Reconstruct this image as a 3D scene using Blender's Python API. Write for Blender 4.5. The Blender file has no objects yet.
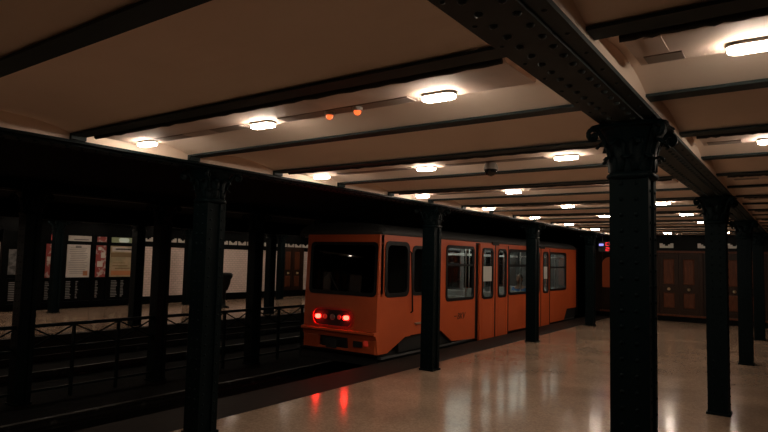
import bpy, bmesh, math, random
from mathutils import Vector, Matrix
random.seed(7)
C = bpy.context.scene.collection
PI = math.pi

# ------------------------------------------------------------------ materials
def mat(name, col=(.5, .5, .5), rough=.5, metal=0., emit=None, estr=0., noise=None, bump=None, spec=.5, coat=0.):
    m = bpy.data.materials.new(name); m.use_nodes = True
    nt = m.node_tree; b = nt.nodes['Principled BSDF']
    b.inputs['Base Color'].default_value = (*col, 1); b.inputs['Roughness'].default_value = rough
    b.inputs['Metallic'].default_value = metal; b.inputs['Specular IOR Level'].default_value = spec
    b.inputs['Coat Weight'].default_value = coat
    if emit:
        b.inputs['Emission Color'].default_value = (*emit, 1); b.inputs['Emission Strength'].default_value = estr
    tc = nt.nodes.new('ShaderNodeTexCoord')
    if noise:                                   # (scale, second colour, low, high)
        n = nt.nodes.new('ShaderNodeTexNoise'); n.inputs['Scale'].default_value = noise[0]; n.inputs['Detail'].default_value = 5
        r = nt.nodes.new('ShaderNodeMapRange'); r.inputs[1].default_value = noise[2]; r.inputs[2].default_value = noise[3]
        mx = nt.nodes.new('ShaderNodeMix'); mx.data_type = 'RGBA'
        mx.inputs[6].default_value = (*col, 1); mx.inputs[7].default_value = (*noise[1], 1)
        nt.links.new(tc.outputs['Object'], n.inputs['Vector']); nt.links.new(n.outputs['Fac'], r.inputs[0])
        nt.links.new(r.outputs[0], mx.inputs[0]); nt.links.new(mx.outputs[2], b.inputs['Base Color'])
    if bump:
        n2 = nt.nodes.new('ShaderNodeTexNoise'); n2.inputs['Scale'].default_value = bump[0]; n2.inputs['Detail'].default_value = 4
        bp = nt.nodes.new('ShaderNodeBump'); bp.inputs['Strength'].default_value = bump[1]; bp.inputs['Distance'].default_value = .01
        nt.links.new(tc.outputs['Object'], n2.inputs['Vector']); nt.links.new(n2.outputs['Fac'], bp.inputs['Height'])
        nt.links.new(bp.outputs[0], b.inputs['Normal'])
    return m

def tile_mat(name, c1, c2, mortar, w, h, plane='yz'):
    m = mat(name, c1, .3); nt = m.node_tree; b = nt.nodes['Principled BSDF']
    tc = nt.nodes.new('ShaderNodeTexCoord'); sp = nt.nodes.new('ShaderNodeSeparateXYZ'); cb = nt.nodes.new('ShaderNodeCombineXYZ')
    br = nt.nodes.new('ShaderNodeTexBrick')
    br.inputs['Scale'].default_value = 1; br.inputs['Brick Width'].default_value = w; br.inputs['Row Height'].default_value = h
    br.inputs['Mortar Size'].default_value = .004; br.inputs['Color1'].default_value = (*c1, 1)
    br.inputs['Color2'].default_value = (*c2, 1); br.inputs['Mortar'].default_value = (*mortar, 1)
    nt.links.new(tc.outputs['Object'], sp.inputs[0])
    nt.links.new(sp.outputs['Y' if plane == 'yz' else 'X'], cb.inputs[0]); nt.links.new(sp.outputs['Z'], cb.inputs[1])
    nt.links.new(cb.outputs[0], br.inputs['Vector']); nt.links.new(br.outputs['Color'], b.inputs['Base Color'])
    return m

def wood_mat(name, c1, c2):
    m = mat(name, c1, .5, spec=.2); nt = m.node_tree; b = nt.nodes['Principled BSDF']
    tc = nt.nodes.new('ShaderNodeTexCoord'); mp = nt.nodes.new('ShaderNodeMapping'); mp.inputs['Scale'].default_value = (14, 14, 1.6)
    n = nt.nodes.new('ShaderNodeTexNoise'); n.inputs['Scale'].default_value = 2.2; n.inputs['Detail'].default_value = 6; n.inputs['Distortion'].default_value = 1.1
    cr = nt.nodes.new('ShaderNodeValToRGB'); cr.color_ramp.elements[0].color = (*c2, 1); cr.color_ramp.elements[1].color = (*c1, 1)
    cr.color_ramp.elements[0].position = .3; cr.color_ramp.elements[1].position = .7
    nt.links.new(tc.outputs['Object'], mp.inputs[0]); nt.links.new(mp.outputs[0], n.inputs['Vector'])
    nt.links.new(n.outputs['Fac'], cr.inputs[0]); nt.links.new(cr.outputs[0], b.inputs['Base Color'])
    return m

def glass_mat(name, tint, gloss=.05):
    m = bpy.data.materials.new(name); m.use_nodes = True; nt = m.node_tree; nt.nodes.clear()
    o = nt.nodes.new('ShaderNodeOutputMaterial'); mx = nt.nodes.new('ShaderNodeMixShader'); t = nt.nodes.new('ShaderNodeBsdfTransparent')
    g = nt.nodes.new('ShaderNodeBsdfGlossy'); lw = nt.nodes.new('ShaderNodeLayerWeight'); lw.inputs['Blend'].default_value = .5
    pw = nt.nodes.new('ShaderNodeMath'); pw.operation = 'POWER'; pw.inputs[1].default_value = 5
    f = nt.nodes.new('ShaderNodeMath'); f.operation = 'MULTIPLY_ADD'; f.inputs[1].default_value = .93; f.inputs[2].default_value = .04
    nt.links.new(lw.outputs['Facing'], pw.inputs[0]); nt.links.new(pw.outputs[0], f.inputs[0])
    g.inputs['Roughness'].default_value = gloss; t.inputs['Color'].default_value = (*tint, 1)
    nt.links.new(f.outputs[0], mx.inputs[0]); nt.links.new(t.outputs[0], mx.inputs[1]); nt.links.new(g.outputs[0], mx.inputs[2])
    nt.links.new(mx.outputs[0], o.inputs[0]); return m

def floor_mat():
    m = mat('terrazzo', (.2, .18, .165), .22); nt = m.node_tree; b = nt.nodes['Principled BSDF']
    tc = nt.nodes.new('ShaderNodeTexCoord')
    v = nt.nodes.new('ShaderNodeTexVoronoi'); v.inputs['Scale'].default_value = 55
    cr = nt.nodes.new('ShaderNodeValToRGB'); e = cr.color_ramp.elements
    e[0].color = (.34, .235, .165, 1); e[1].color = (.44, .315, .225, 1); e[0].position = .1; e[1].position = .9
    sx = nt.nodes.new('ShaderNodeSeparateColor')
    n = nt.nodes.new('ShaderNodeTexNoise'); n.inputs['Scale'].default_value = 1.1; n.inputs['Detail'].default_value = 6
    mr = nt.nodes.new('ShaderNodeMapRange'); mr.inputs[1].default_value = .3; mr.inputs[2].default_value = .7; mr.inputs[3].default_value = .72; mr.inputs[4].default_value = 1.08
    mx = nt.nodes.new('ShaderNodeMix'); mx.data_type = 'RGBA'; mx.blend_type = 'MULTIPLY'; mx.inputs[0].default_value = 1
    mr2 = nt.nodes.new('ShaderNodeMapRange'); mr2.inputs[1].default_value = .3; mr2.inputs[2].default_value = .7; mr2.inputs[3].default_value = .13; mr2.inputs[4].default_value = .17
    L = nt.links.new
    L(tc.outputs['Object'], v.inputs['Vector']); L(v.outputs['Color'], sx.inputs[0]); L(sx.outputs[0], cr.inputs[0])
    L(tc.outputs['Object'], n.inputs['Vector']); L(n.outputs['Fac'], mr.inputs[0]); L(n.outputs['Fac'], mr2.inputs[0])
    L(cr.outputs[0], mx.inputs[6]); L(mr.outputs[0], mx.inputs[7]); L(mx.outputs[2], b.inputs['Base Color'])
    L(mr2.outputs[0], b.inputs['Roughness'])
    return m

M = dict(
    iron=mat('iron_paint', (.0007, .004, .0048), .55, noise=(9, (.001, .005, .006), .3, .7), bump=(40, .15), spec=.08),
    girder=mat('girder_paint', (.025, .038, .04), .6, noise=(5, (.018, .029, .031), .3, .7), spec=.2),
    plaster=mat('vault_plaster', (.92, .755, .63), .85, noise=(1.3, (.86, .69, .57), .35, .7), bump=(25, .12)),
    unlit=mat('unlit_black', (.002, .002, .002), .9, spec=.05),  # near-black colour stands in for the missing light over the tracks
    duct=mat('duct_paint', (.74, .58, .49), .7, noise=(3, (.55, .43, .36), .4, .75)),
    cover=mat('cover_grey', (.3, .24, .2), .6), cover2=mat('cover_pale', (.6, .48, .41), .6),
    housing=mat('lamp_housing', (.6, .55, .5), .5),
    lens=mat('lamp_lens', (.9, .85, .78), .4, emit=(1., .83, .66), estr=96),
    floor=floor_mat(),
    edge=mat('edge_asphalt', (.02, .0165, .014), .65, noise=(14, (.027, .022, .019), .3, .7), spec=.12),
    ballast=mat('ballast', (.0012, .0012, .0012), .95, noise=(30, (.0025, .0025, .002), .4, .6), bump=(30, 1.), spec=.1),
    rail=mat('rail_steel', (.03, .028, .026), .5, 1., noise=(6, (.1, .095, .09), .6, .68)),
    tile=tile_mat('white_tile', (.8, .66, .6), (.74, .6, .545), (.4, .33, .29), .15, .075),
    tilex=tile_mat('white_tile_end', (.62, .55, .5), (.56, .5, .46), (.3, .26, .24), .15, .075, 'xz'),
    darktile=mat('dark_glazed_tile', (.0016, .002, .002), .45, spec=.06),
    ornament=mat('ornament_tile', (.62, .58, .52), .3),
    wood=wood_mat('door_wood', (.13, .04, .015), (.065, .019, .008)),
    wood2=wood_mat('dark_wood', (.025, .012, .006), (.014, .006, .004)), wood3=wood_mat('stile_wood', (.03, .013, .006), (.017, .007, .0035)),
    brass=mat('brass', (.9, .75, .5), .35, 1.),
    orange=mat('train_orange', (.66, .115, .03), .42, noise=(2.5, (.6, .1, .026), .35, .7), coat=.12),
    orange2=mat('panel_orange', (.5, .1, .025), .5),
    rubber=mat('black_rubber', (.006, .006, .007), .5, spec=.25),
    black=mat('black_underframe', (.01, .01, .01), .7),
    roofgrey=mat('roof_grey', (.05, .05, .05), .7),
    inside=mat('interior_panel', (.13, .13, .125), .5), infloor=mat('interior_floor', (.1, .1, .1), .6),
    tube=mat('train_tube', (.9, .95, .9), .4, emit=(1., .97, .86), estr=8),
    steel=mat('steel', (.6, .6, .58), .3, 1.), seat=mat('seat_plastic', (.3, .29, .27), .5),
    glass=glass_mat('window_glass', (.72, .76, .75)), darkglass=glass_mat('windscreen_glass', (.16, .18, .18), .02),
    red=mat('tail_lamp_red', (.8, .05, .02), .3, emit=(1., .013, .008), estr=38), reddim=mat('tail_lamp_dim', (.3, .02, .02), .3, emit=(1., .06, .03), estr=.15),
    rim=mat('red_rim', (.55, .05, .025), .35), signal=mat('indicator_red', (.8, .1, .03), .3, emit=(1., .13, .03), estr=1.6),
    led=mat('led_red', (.5, .01, .01), .4, emit=(1., .03, .04), estr=1.1), ledblue=mat('led_blue', (.3, .3, .8), .4, emit=(.35, .33, 1.), estr=1.0),
    white=mat('paper_white', (.6, .6, .56), .7), ink=mat('dark_ink', (.05, .02, .012), .6),
    p_red=mat('poster_red', (.3, .045, .04), .5, noise=(7, (.5, .42, .38), .52, .62)),
    p_white=mat('poster_white', (.62, .57, .52), .5, noise=(4, (.52, .48, .44), .4, .7)),
    p_line=mat('poster_lines', (.22, .2, .19), .6), p_tan=mat('poster_tan', (.42, .32, .2), .5, noise=(5, (.3, .26, .15), .4, .65)),
    p_brown=mat('poster_brown', (.2, .13, .06), .6), p_grey=mat('poster_grey', (.16, .16, .16), .5, noise=(9, (.05, .05, .05), .4, .6)),
    p_orange=mat('poster_orange', (.5, .2, .08), .5), p_green=mat('poster_green', (.3, .36, .2), .5),
    h_red=mat('glow_red_header', (.6, .05, .04), .4, emit=(1., .16, .12), estr=.22),  # weak emission stands in for light reflected by the poster header
    h_pale=mat('glow_pale_header', (.6, .65, .55), .4, emit=(.8, 1., .85), estr=.12),
    list=mat('list_paint', (.2, .2, .2), .6),
    skin=mat('skin', (.24, .12, .07), .5), hair=mat('hair', (.025, .014, .01), .6), jacket=mat('jacket', (.03, .12, .3), .8),
    trousers=mat('trousers', (.03, .035, .06), .8), bag=mat('bag_blue', (.03, .12, .3), .7), shoe=mat('shoe', (.02, .02, .02), .6),
    bin=mat('bin_iron', (.003, .004, .004), .6, spec=.15), dome=mat('camera_dome', (.012, .012, .012), .12), camwhite=mat('camera_shell', (.3, .26, .23), .5),
)

# ------------------------------------------------------------------ mesh builder
class MB:
    def __init__(s): s.v = []; s.f = []; s.sm = []
    def add(s, vs, fs, smooth=False):
        o = len(s.v); s.v += [tuple(v) for v in vs]; s.f += [tuple(i + o for i in f) for f in fs]; s.sm += [smooth] * len(fs); return s
    def box(s, x0, x1, y0, y1, z0, z1):
        return s.add([(x0, y0, z0), (x1, y0, z0), (x1, y1, z0), (x0, y1, z0), (x0, y0, z1), (x1, y0, z1), (x1, y1, z1), (x0, y1, z1)],
                     [(3, 2, 1, 0), (4, 5, 6, 7), (0, 1, 5, 4), (1, 2, 6, 5), (2, 3, 7, 6), (3, 0, 4, 7)])
    def loft(s, rings, smooth=True, caps=True):
        n = len(rings[0]); vs = [p for r in rings for p in r]; fs = []
        for i in range(len(rings) - 1):
            for j in range(n):
                k = (j + 1) % n; fs.append((i * n + j, i * n + k, (i + 1) * n + k, (i + 1) * n + j))
        s.add(vs, fs, smooth)
        if caps:
            s.add(rings[0], [tuple(reversed(range(n)))]); s.add(rings[-1], [tuple(range(n))])
        return s
    def lathe(s, c, prof, n=16, axis='z', smooth=True):
        rings = []
        for r, h in prof:
            ring = []
            for i in range(n):
                a = 2 * PI * i / n; u, w = r * math.cos(a), r * math.sin(a)
                ring.append({'z': (c[0] + u, c[1] + w, c[2] + h), 'y': (c[0] + w, c[1] + h, c[2] + u), 'x': (c[0] + h, c[1] + u, c[2] + w)}[axis])
            rings.append(ring)
        return s.loft(rings, smooth)
    def tube(s, pts, rad, n=8):
        pts = [Vector(p) for p in pts]; rings = []; N = len(pts); prev = None
        for i, p in enumerate(pts):
            d = (pts[min(i + 1, N - 1)] - pts[max(i - 1, 0)]).normalized()
            if prev is None: a = d.cross(Vector((0, 0, 1)) if abs(d.z) < .9 else Vector((1, 0, 0))).normalized()
            else: a = (prev - d * prev.dot(d)).normalized()
            prev = a; b = d.cross(a); r = rad[i] if isinstance(rad, (list, tuple)) else rad
            rings.append([p + (a * math.cos(2 * PI * k / n) + b * math.sin(2 * PI * k / n)) * r for k in range(n)])
        return s.loft(rings)
    def prism(s, poly, axis, a0, a1):          # poly in the two other axes
        def P(u, w, h): return {'x': (h, u, w), 'y': (u, h, w), 'z': (u, w, h)}[axis]
        n = len(poly); vs = [P(u, w, a0) for u, w in poly] + [P(u, w, a1) for u, w in poly]
        return s.add(vs, [tuple(range(n)), tuple(reversed(range(n, 2 * n)))] + [(i, (i + 1) % n + 0, (i + 1) % n + n, i + n) for i in range(n)])
    def ringprism(s, outer, inner, axis, a0, a1):
        def P(u, w, h): return {'x': (h, u, w), 'y': (u, h, w), 'z': (u, w, h)}[axis]
        n = len(outer); vs = []
        for h in (a0, a1): vs += [P(u, w, h) for u, w in outer] + [P(u, w, h) for u, w in inner]
        fs = []
        for i in range(n):
            k = (i + 1) % n
            fs += [(i, k, n + k, n + i), (2 * n + i, 3 * n + i, 3 * n + k, 2 * n + k), (i, 2 * n + i, 2 * n + k, k), (n + i, n + k, 3 * n + k, 3 * n + i)]
        return s.add(vs, fs)
    def dome(s, c, nrm, r, h=.6, n=6):         # rivet head
        nrm = Vector(nrm); a = nrm.cross(Vector((0, 0, 1)) if abs(nrm.z) < .9 else Vector((1, 0, 0))).normalized(); b = nrm.cross(a); c = Vector(c)
        vs = []
        for rr, hh in ((1, 0), (.75, h * .65)):
            vs += [c + (a * math.cos(2 * PI * i / n) + b * math.sin(2 * PI * i / n)) * r * rr + nrm * r * hh for i in range(n)]
        vs.append(c + nrm * r * h)
        fs = [(i, (i + 1) % n, n + (i + 1) % n, n + i) for i in range(n)] + [(n + i, n + (i + 1) % n, 2 * n) for i in range(n)]
        return s.add(vs, fs, True)
    def mesh(s, name):
        me = bpy.data.meshes.new(name); me.from_pydata(s.v, [], s.f)
        me.polygons.foreach_set('use_smooth', s.sm)
        bm = bmesh.new(); bm.from_mesh(me); bmesh.ops.recalc_face_normals(bm, faces=bm.faces); bm.to_mesh(me); bm.free()
        return me

def root_loc(p):
    v = Vector((0, 0, 0))
    while p: v = v + p.location; p = p.parent
    return v
def obj(name, mb, m, parent=None, world=False, bevel=0):
    """ONE mesh object; world=True when the shape was given in world coordinates under a moved parent."""
    if world and parent:
        o = root_loc(parent); mb.v = [(a - o.x, b - o.y, c - o.z) for a, b, c in mb.v]
    me = mb.mesh(name); me.materials.append(M[m])
    o = bpy.data.objects.new(name, me); C.objects.link(o); o.parent = parent
    if bevel:
        b = o.modifiers.new('edge', 'BEVEL'); b.width = bevel; b.segments = 2; b.limit_method = 'ANGLE'
    return o
def tag(o, label=None, cat=None, group=None, kind=None):
    if label: o['label'] = label
    if cat: o['category'] = cat
    if group: o['group'] = group
    if kind: o['kind'] = kind
    return o
def thing(name, label, cat, loc=(0, 0, 0), group=None, rz=0, kind=None):
    o = bpy.data.objects.new(name, None); C.objects.link(o); o.location = loc; o.rotation_euler = (0, 0, rz); o.empty_display_size = .1
    return tag(o, label, cat, group, kind)
def dup(r, loc, label=None, rz=None, group=None):
    def cp(o, par):
        c = o.copy(); C.objects.link(c); c.parent = par
        for ch in [x for x in o.children]: cp(ch, c)
        return c
    c = cp(r, None); c.location = loc
    if rz is not None: c.rotation_euler = (0, 0, rz)
    if label: c['label'] = label
    if group: c['group'] = group
    return c
def struct(name, mb, m, label=None, cat=None, bevel=0):
    o = obj(name, mb, m, bevel=bevel); o['kind'] = 'structure'
    if label: tag(o, label, cat)
    return o
def rrect(u0, u1, w0, w1, r, n=5):
    out = []
    for cx, cy, a0 in ((u1 - r, w1 - r, 0), (u0 + r, w1 - r, PI / 2), (u0 + r, w0 + r, PI), (u1 - r, w0 + r, 1.5 * PI)):
        for i in range(n + 1):
            a = a0 + PI / 2 * i / n; out.append((cx + r * math.cos(a), cy + r * math.sin(a)))
    return out

# ------------------------------------------------------------------ layout
XA, XB, XM, XC, XD = -.75, -4.416, -8.39, -11.96, -15.61      # the five column rows
EDGE, EDGE2, WALL, RIGHT = -5.29, -11.49, -16.6, .75
Y0, Y1, BED, ZB, ZG = -7., 18.55, -.42, 2.43, 2.38             # ends of the hall, track bed, beam underside, girder underside
BEAM0 = .127

# ------------------------------------------------------------------ setting
struct('floor', MB().box(-4.64, RIGHT, Y0, Y1, BED, 0), 'floor', 'polished brown terrazzo platform floor beside the train', 'floor')
struct('trim_1', MB().box(EDGE, -4.64, Y0, Y1, BED, 0), 'edge', 'dark edge strip of the platform next to the train', 'platform edge')
struct('trim_7', MB().box(EDGE2 - .15, EDGE2, Y0, Y1, BED, 0), 'edge', 'dark edge strip of the platform across the tracks', 'platform edge')
struct('floor.001', MB().box(WALL, EDGE2 - .15, Y0, Y1, BED, 0), 'floor', 'platform floor across the tracks, behind the low railing', 'floor')
struct('floor.002', MB().box(EDGE2, EDGE, Y0, 25, BED - .3, BED), 'ballast', 'dark track bed between the two platforms', 'track bed')
for i, (xc, txt) in enumerate(((-6.3, 'under the orange train'), (-10.48, 'along the far empty track'))):
    for j, s in enumerate((-.7175, .7175)):
        x = xc + s
        pr = [(x - .06, BED), (x + .06, BED), (x + .06, BED + .015), (x + .012, BED + .03), (x + .012, BED + .08), (x + .034, BED + .09), (x + .034, BED + .12), (x - .034, BED + .12), (x - .034, BED + .09), (x - .012, BED + .08), (x - .012, BED + .03), (x - .06, BED + .015)]
        o = obj('track_rail', MB().prism(pr, 'y', Y0 + .05, 24.9), 'rail')
        tag(o, 'steel running rail %s, on the %s side' % (txt, ('railing', 'near platform')[j] if i == 0 else ('far platform', 'railing')[j]), 'rail', 'running rails', 'thing')

RISE = .065
def vaults(x0, x1):                                # one solid slab, vaulted underneath
    n = 10; prof = [(Y0, ZB + .015)]
    for k in range(-7, 19):
        a, b = BEAM0 + k + .03, BEAM0 + k + 1 - .03
        for i in range(n + 1):
            t = -1 + 2 * i / n; y = a + (b - a) * i / n
            if Y0 + .001 < y < Y1 - .001: prof.append((y, ZB + .015 + RISE * (1 - t * t)))
    prof += [(Y1, ZB + .015), (Y1, 2.8), (Y0, 2.8)]
    return MB().prism(prof, 'x', x0, x1)
o = struct('ceiling', vaults(XB - .05, RIGHT), 'plaster', 'cream plastered ceiling of shallow vaults above the near platform', 'ceiling')
struct('ceiling.001', vaults(WALL, XC), 'plaster', 'vaulted ceiling above the platform across the tracks', 'ceiling')
struct('ceiling.002', MB().box(XC, XB - .05, Y0, Y1, 2.5, 2.8), 'unlit', 'ceiling over the tracks, its shade painted near-black', 'ceiling')
for n, k in enumerate(range(-7, 19)):
    y = BEAM0 + k; mb = MB()
    if y > Y1 - .1 or y < Y0 + .1: continue
    mb.box(XB + .14, RIGHT, y - .055, y + .055, ZB, ZB + .014); mb.box(XB + .14, RIGHT, y - .009, y + .009, ZB + .014, 2.62)
    mb.prism([(y - .03, ZB + .014), (y + .03, ZB + .014), (y + .009, ZB + .03), (y - .009, ZB + .03)], 'x', XB + .14, RIGHT)
    for a, b in ((XB + .14, XB + .17),): mb.box(a, b, y - .055, y + .055, ZG + .021, ZB)
    struct('ceiling_beam', mb, 'girder')

# walls
struct('wall_right', MB().box(RIGHT, RIGHT + .3, Y0, Y1, BED, 2.8), 'wood2', 'dark wall along the near platform', 'wall')
struct('wall_left', MB().box(WALL - .3, WALL, Y0, Y1, BED, 2.8), 'tile', 'white tiled wall of the platform across the tracks', 'wall')
struct('baseboard_left', MB().box(WALL, WALL + .05, Y0, Y1, 0, .24), 'darktile', 'dark plinth under the white tiled wall', 'baseboard')
struct('trim_2', MB().box(WALL, WALL + .02, Y0, Y1, 1.78, 1.94).box(WALL, WALL + .02, Y0, Y1, 2.08, 2.5).box(WALL, WALL + .012, Y0, Y1, 1.94, 2.08), 'darktile', 'dark glazed frieze above the white tiles', 'trim')
def ornaments(axis, a0, a1, zb, at, pitch=.42, h=.13):
    mb = MB(); a = a0
    while a + pitch * .8 < a1:
        w = pitch * .86
        pts = [(a, zb), (a + w, zb), (a + w, zb + h), (a + w * .78, zb + h), (a + w * .78, zb + h * .75), (a + w * .62, zb + h * .75), (a + w * .62, zb + h * .45), (a + w * .38, zb + h * .45), (a + w * .38, zb + h * .75), (a + w * .22, zb + h * .75), (a + w * .22, zb + h), (a, zb + h)]
        mb.prism(pts, axis, at[0], at[1]); a += pitch
    return mb
struct('trim_3', ornaments('x', 10.45, 18.5, 1.945, (WALL + .012, WALL + .03)), 'ornament', 'row of stepped white ornaments in the dark frieze across the tracks', 'trim')
# end wall beyond the doors of the near platform, portal and tunnel
struct('wall_back', MB().box(EDGE + .04, RIGHT, Y1, Y1 + .25, 0, 2.8), 'wood2', 'dark wood panelled end wall of the near platform', 'wall')
struct('wall_back.001', MB().box(WALL, EDGE2, Y1, Y1 + .25, 0, 2.8), 'wood2', 'dark end wall of the platform across the tracks', 'wall')
struct('wall_front', MB().box(WALL - .3, RIGHT + .3, Y0 - .25, Y0, BED, 2.8), 'wood2', 'dark end wall behind the camera', 'wall')
struct('wall_tunnel', MB().box(EDGE + .04, EDGE + .3, Y1 + .25, 25, BED, 2.8).box(EDGE2 - .3, EDGE2, Y1 + .25, 25, BED, 2.8).box(EDGE2 - .3, EDGE + .3, 25, 25.3, BED, 2.8)
       .box(EDGE2 - .3, EDGE + .3, Y1, 25.3, 2.42, 2.8).box(XM - .15, XM + .15, Y1 + .25, 25, BED, 2.42), 'unlit', 'black tunnel beyond the end of the station', 'tunnel')
struct('baseboard_back', MB().box(EDGE + .04, RIGHT, Y1 - .06, Y1, 0, .15), 'darktile', 'dark plinth of the wooden end wall', 'baseboard')
struct('trim_4', MB().box(EDGE + .04, RIGHT, Y1 - .03, Y1, 2.02, 2.43), 'darktile', 'dark frieze above the wooden doors', 'trim')
mo = MB()
for a in (-3.31, -2.33, -1.62, -.6): mo.v and None; q = ornaments('y', a, a + .42, 2.09, (Y1 - .045, Y1 - .03)); mo.add(q.v, q.f)
struct('trim_5', mo, 'ornament', 'stepped white ornaments in the frieze above the wooden doors', 'trim')
struct('trim_6', MB().box(EDGE + .3, RIGHT, Y1 - .07, Y1, 1.95, 2.0).box(EDGE + .3, RIGHT, Y1 - .09, Y1, .15, .2), 'wood', 'wooden mouldings above and below the doors', 'trim')

def double_door(name):                           # local: centre x=0, back at y=0, faces -y
    t = bpy.data.objects.new(name, None); C.objects.link(t); t['kind'] = 'structure'
    fr = MB()
    for s in (-1, 1): fr.box(s * .565 - .05, s * .565 + .05, -.06, 0, .2, 1.95)
    fr.box(-.515, .515, -.05, 0, 1.9, 1.95)
    obj('door_frame', fr, 'wood3', t, bevel=.008)
    for s in (-1, 1):
        x0, x1 = (-.51, -.005) if s < 0 else (.005, .51)
        lf = MB(); lf.box(x0, x1, -.022, 0, .2, 1.9)
        for a, b in ((x0, x0 + .075), (x1 - .075, x1)): lf.box(a, b, -.04, -.02, .2, 1.9)
        for a, b in ((.2, .33), (.86, .98), (1.83, 1.9)): lf.box(x0 + .07, x1 - .07, -.04, -.02, a, b)
        l = obj('door_leaf', lf, 'wood3', t)
        for a, b in ((.38, .81), (1.05, 1.77)):
            lf = MB()
            x2, x3 = x0 + .11, x1 - .11
            lf.loft([[(x2, -.02, a), (x3, -.02, a), (x3, -.02, b), (x2, -.02, b)], [(x2 + .03, -.036, a + .03), (x3 - .03, -.036, a + .03), (x3 - .03, -.036, b - .03), (x2 + .03, -.036, b - .03)]], False)
            obj('door_panel', lf, 'wood', l)
        kx = (x0 + x1) / 2
        obj('door_knob', MB().lathe((kx, -.04, .915), [(.045, 0), (.045, -.006), (.014, -.012), (.014, -.03), (.034, -.038), (.036, -.052), (.02, -.066)], 12, 'y'), 'brass', l)
    return t
d = double_door('door_1'); d.location = (-2.82, Y1, 0)
tag(d, 'wooden double door in the end wall beside the large riveted column', 'door')
d2 = dup(d, (-1.2, Y1, 0), 'wooden double door half hidden behind the receding columns'); d2.name = 'door_2'
d3 = dup(d, (WALL, 17.05, 0), 'wooden double door on the platform across the tracks, beside the train', rz=PI / 2); d3.name = 'door_3'
for y, n, l in ((-3.5, 'door_4', 'wooden double door across the tracks, mirrored in the windscreen\'s edge'), (-5.3, 'door_5', 'wooden double door across the tracks, mirrored in the middle of the windscreen')):
    dd = dup(d, (WALL, y, 0), l, rz=PI / 2); dd.name = n

# ------------------------------------------------------------------ girders
def girder(x, label, y0=Y0 + .02, y1=Y1 - .08, detail=True, gm='iron', lamp_screen=0):
    t = thing('riveted_girder', label, 'girder', (x, 0, ZG), 'iron girders along the platforms', kind='thing')
    f = MB(); f.box(-.15, .15, y0, y1, 0, .02); f.box(-.085, .085, y0, y1, -.012, 0)
    if detail:
        y = .4
        i = 0
        while y < y1:
            for s in (-1, 1): f.dome((s * .052, y + (.055 if s > 0 else 0), -.012), (0, 0, -1), .0165, .8, 6)
            if i % 2 == 0:
                for s in (-1, 1): f.dome((s * .12, y, 0), (0, 0, -1), .011, .6, 5)
            y += .11; i += 1
    obj('bottom_flange', f, gm, t)
    w = MB().box(-.143, .143, y0, y1, .02, .4)
    if detail: obj('plastered_casing', w, 'plaster', t)['label'] = 'cream plastered sides'
    else: obj('web', w, gm, t)
    if lamp_screen: obj('lamp_screen', MB().box(.255, .3, y0, y1, -lamp_screen, 0).box(.14, .3, y0, y1, 0, .02), gm, t)  # added dark plate that hides the lamps and vaults behind it
    return t
girder(XA, 'long grey riveted girder running overhead above the near column row', gm='girder')
girder(XB, 'dark girder over the platform edge columns beside the train')  # darker paint than the near girder stands in for weaker bounce light
girder(XM, 'dark girder above the columns between the tracks', detail=False)
girder(XC, 'dark girder over the front columns of the platform across the tracks', detail=False, lamp_screen=.2)
girder(XD, 'dark girder over the rear columns of the platform across the tracks', detail=False)

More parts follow.
